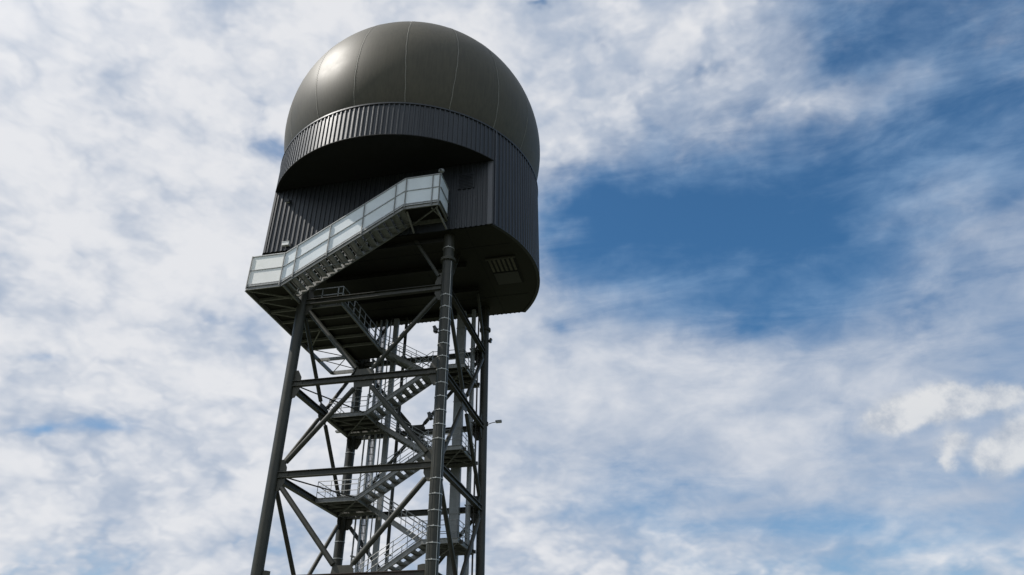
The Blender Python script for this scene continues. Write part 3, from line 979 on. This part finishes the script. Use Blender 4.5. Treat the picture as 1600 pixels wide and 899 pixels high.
# ------------------------------------------------------------------ small fittings
def arm_lamp(root, dirx, label, grp):
    e = empty('arm_lamp', root); tag(e, label, 'lamp', grp)
    m = MB(); m.bar((0, -.06, 0), (0, .06, 0), .12, .3); m.build('wall_plate', 'plate', e)
    m = MB()
    pts = [(0, 0, -.05), (dirx * .35, 0, .06), (dirx * .75, 0, .10)]
    for a, b in zip(pts, pts[1:]): m.tube(a, b, .03, 8)
    m.build('arm', 'galvd', e)
    m = MB(); x0, x1 = dirx * .62, dirx * 1.05
    m.prism([(x0, -.13, .08), (x1, -.13, .08), (x1, -.13, .20), (x0 + dirx * .1, -.13, .24), (x0, -.13, .2)], (0, 1, 0), .001)
    m = MB(); m.ext([(-.13, 0), (.13, 0), (.13, .1), (.06, .16), (-.06, .16), (-.13, .1)], (x0, 0, .06), (x1, 0, .06)); h = m.build('lamp_head', 'galvd', e)
    m = MB(); m.box((dirx * .66, -.1, .03), (dirx * 1.01, .1, .058)); m.build('lens', 'lens', h)


arm_lamp((5.30, 5.0, 20.42), 1, 'small lamp on an arm jutting out from the right-hand leg', 'lamps on short arms')
arm_lamp((-5.30, 5.0, 20.62), -1, 'small lamp on an arm jutting left from the far leg', 'lamps on short arms')


def floodlight(root, label, yaw=0, s=1.0):
    e = empty('floodlight', root); tag(e, label, 'floodlight', 'black floodlights on the tower'); e.rotation_euler = (0, 0, yaw); e.scale = (s, s, s)
    m = MB(); m.bar((.25, 0, 0), (-.05, 0, 0), .05); m.bar((-.05, -.16, 0), (-.05, .16, 0), .04)
    m.build('bracket', 'galvd', e)
    m = MB(); m.prism([(-.12, -.16, .22), (-.30, -.16, .12), (-.24, -.16, -.26), (-.08, -.16, -.12)], (0, 1, 0), .01)
    m = MB(); m.ext([(-.16, -.2), (.16, -.2), (.19, .2), (-.19, .2)], (-.08, 0, 0), (-.26, 0, -.06)); h = m.build('housing', 'black', e)
    m = MB(); m.box((-.275, -.14, -.22), (-.262, .14, .12)); m.build('lens', 'lens', h)


floodlight((4.45, -4.6, 23.25), 'black floodlight clamped left of the strapped leg, just under the cabin')
floodlight((4.45, -4.6, 17.5), 'black floodlight clamped left of the strapped leg, at mid height')
floodlight((5.30, 5.0, 27.1), 'black floodlight sticking out right of the right-hand leg', math.pi, .8)

e = empty('bulkhead_lamp', (-6.9, YF - .08, 34.15)); tag(e, 'small dark lamp at the top left of the ribbed front wall', 'lamp')
m = MB(); m.box((-.12, -.05, -.12), (.12, .01, .12)); m.build('bracket', 'clad2', e)
m = MB(); m.ext([(-.16, -.1), (.16, -.1), (.12, .12), (-.12, .12)], (0, -.05, 0), (0, -.26, -.05)); m.build('housing', 'black', e)
m = MB(); m.box((-.11, -.2, -.15), (.11, -.07, -.135)); m.build('lens', 'lens', e)

e = empty('junction_box', (-6.45, YF - .08, 30.35)); tag(e, 'small white box on the front wall just above the lower balustrade', 'junction box')
m = MB(); m.box((-.25, -.2, -.12), (.25, .01, .14)); bx = m.build('housing', 'white', e)
m = MB(); m.box((-.27, -.22, .14), (.27, .01, .17)); m.build('lid', 'white', bx)

e = empty('security_camera', (X3 + .05, YO - .02, ZL + BH)); tag(e, 'pale rounded camera on the top corner of the stair-head balustrade', 'camera')
m = MB(); m.tube((0, 0, 0), (0, 0, .14), .035, 10); m.build('bracket', 'galv', e)
m = MB(); vs = []; fs = []; nu2, nv2 = 16, 10
for j in range(nv2 + 1):
    t = -math.pi / 2 + math.pi * j / nv2
    for i in range(nu2):
        a = 2 * math.pi * i / nu2; vs.append((.21 * math.cos(t) * math.cos(a), .17 * math.cos(t) * math.sin(a), .27 + .17 * math.sin(t)))
for j in range(nv2):
    for i in range(nu2): fs.append((j * nu2 + i, j * nu2 + (i + 1) % nu2, (j + 1) * nu2 + (i + 1) % nu2, (j + 1) * nu2 + i))
m.add(vs, fs, True); h = m.build('housing', 'conduit', e)
m = MB(); m.tube((0, -.13, .24), (0, -.2, .22), .07, 12); m.build('lens', 'black', h)
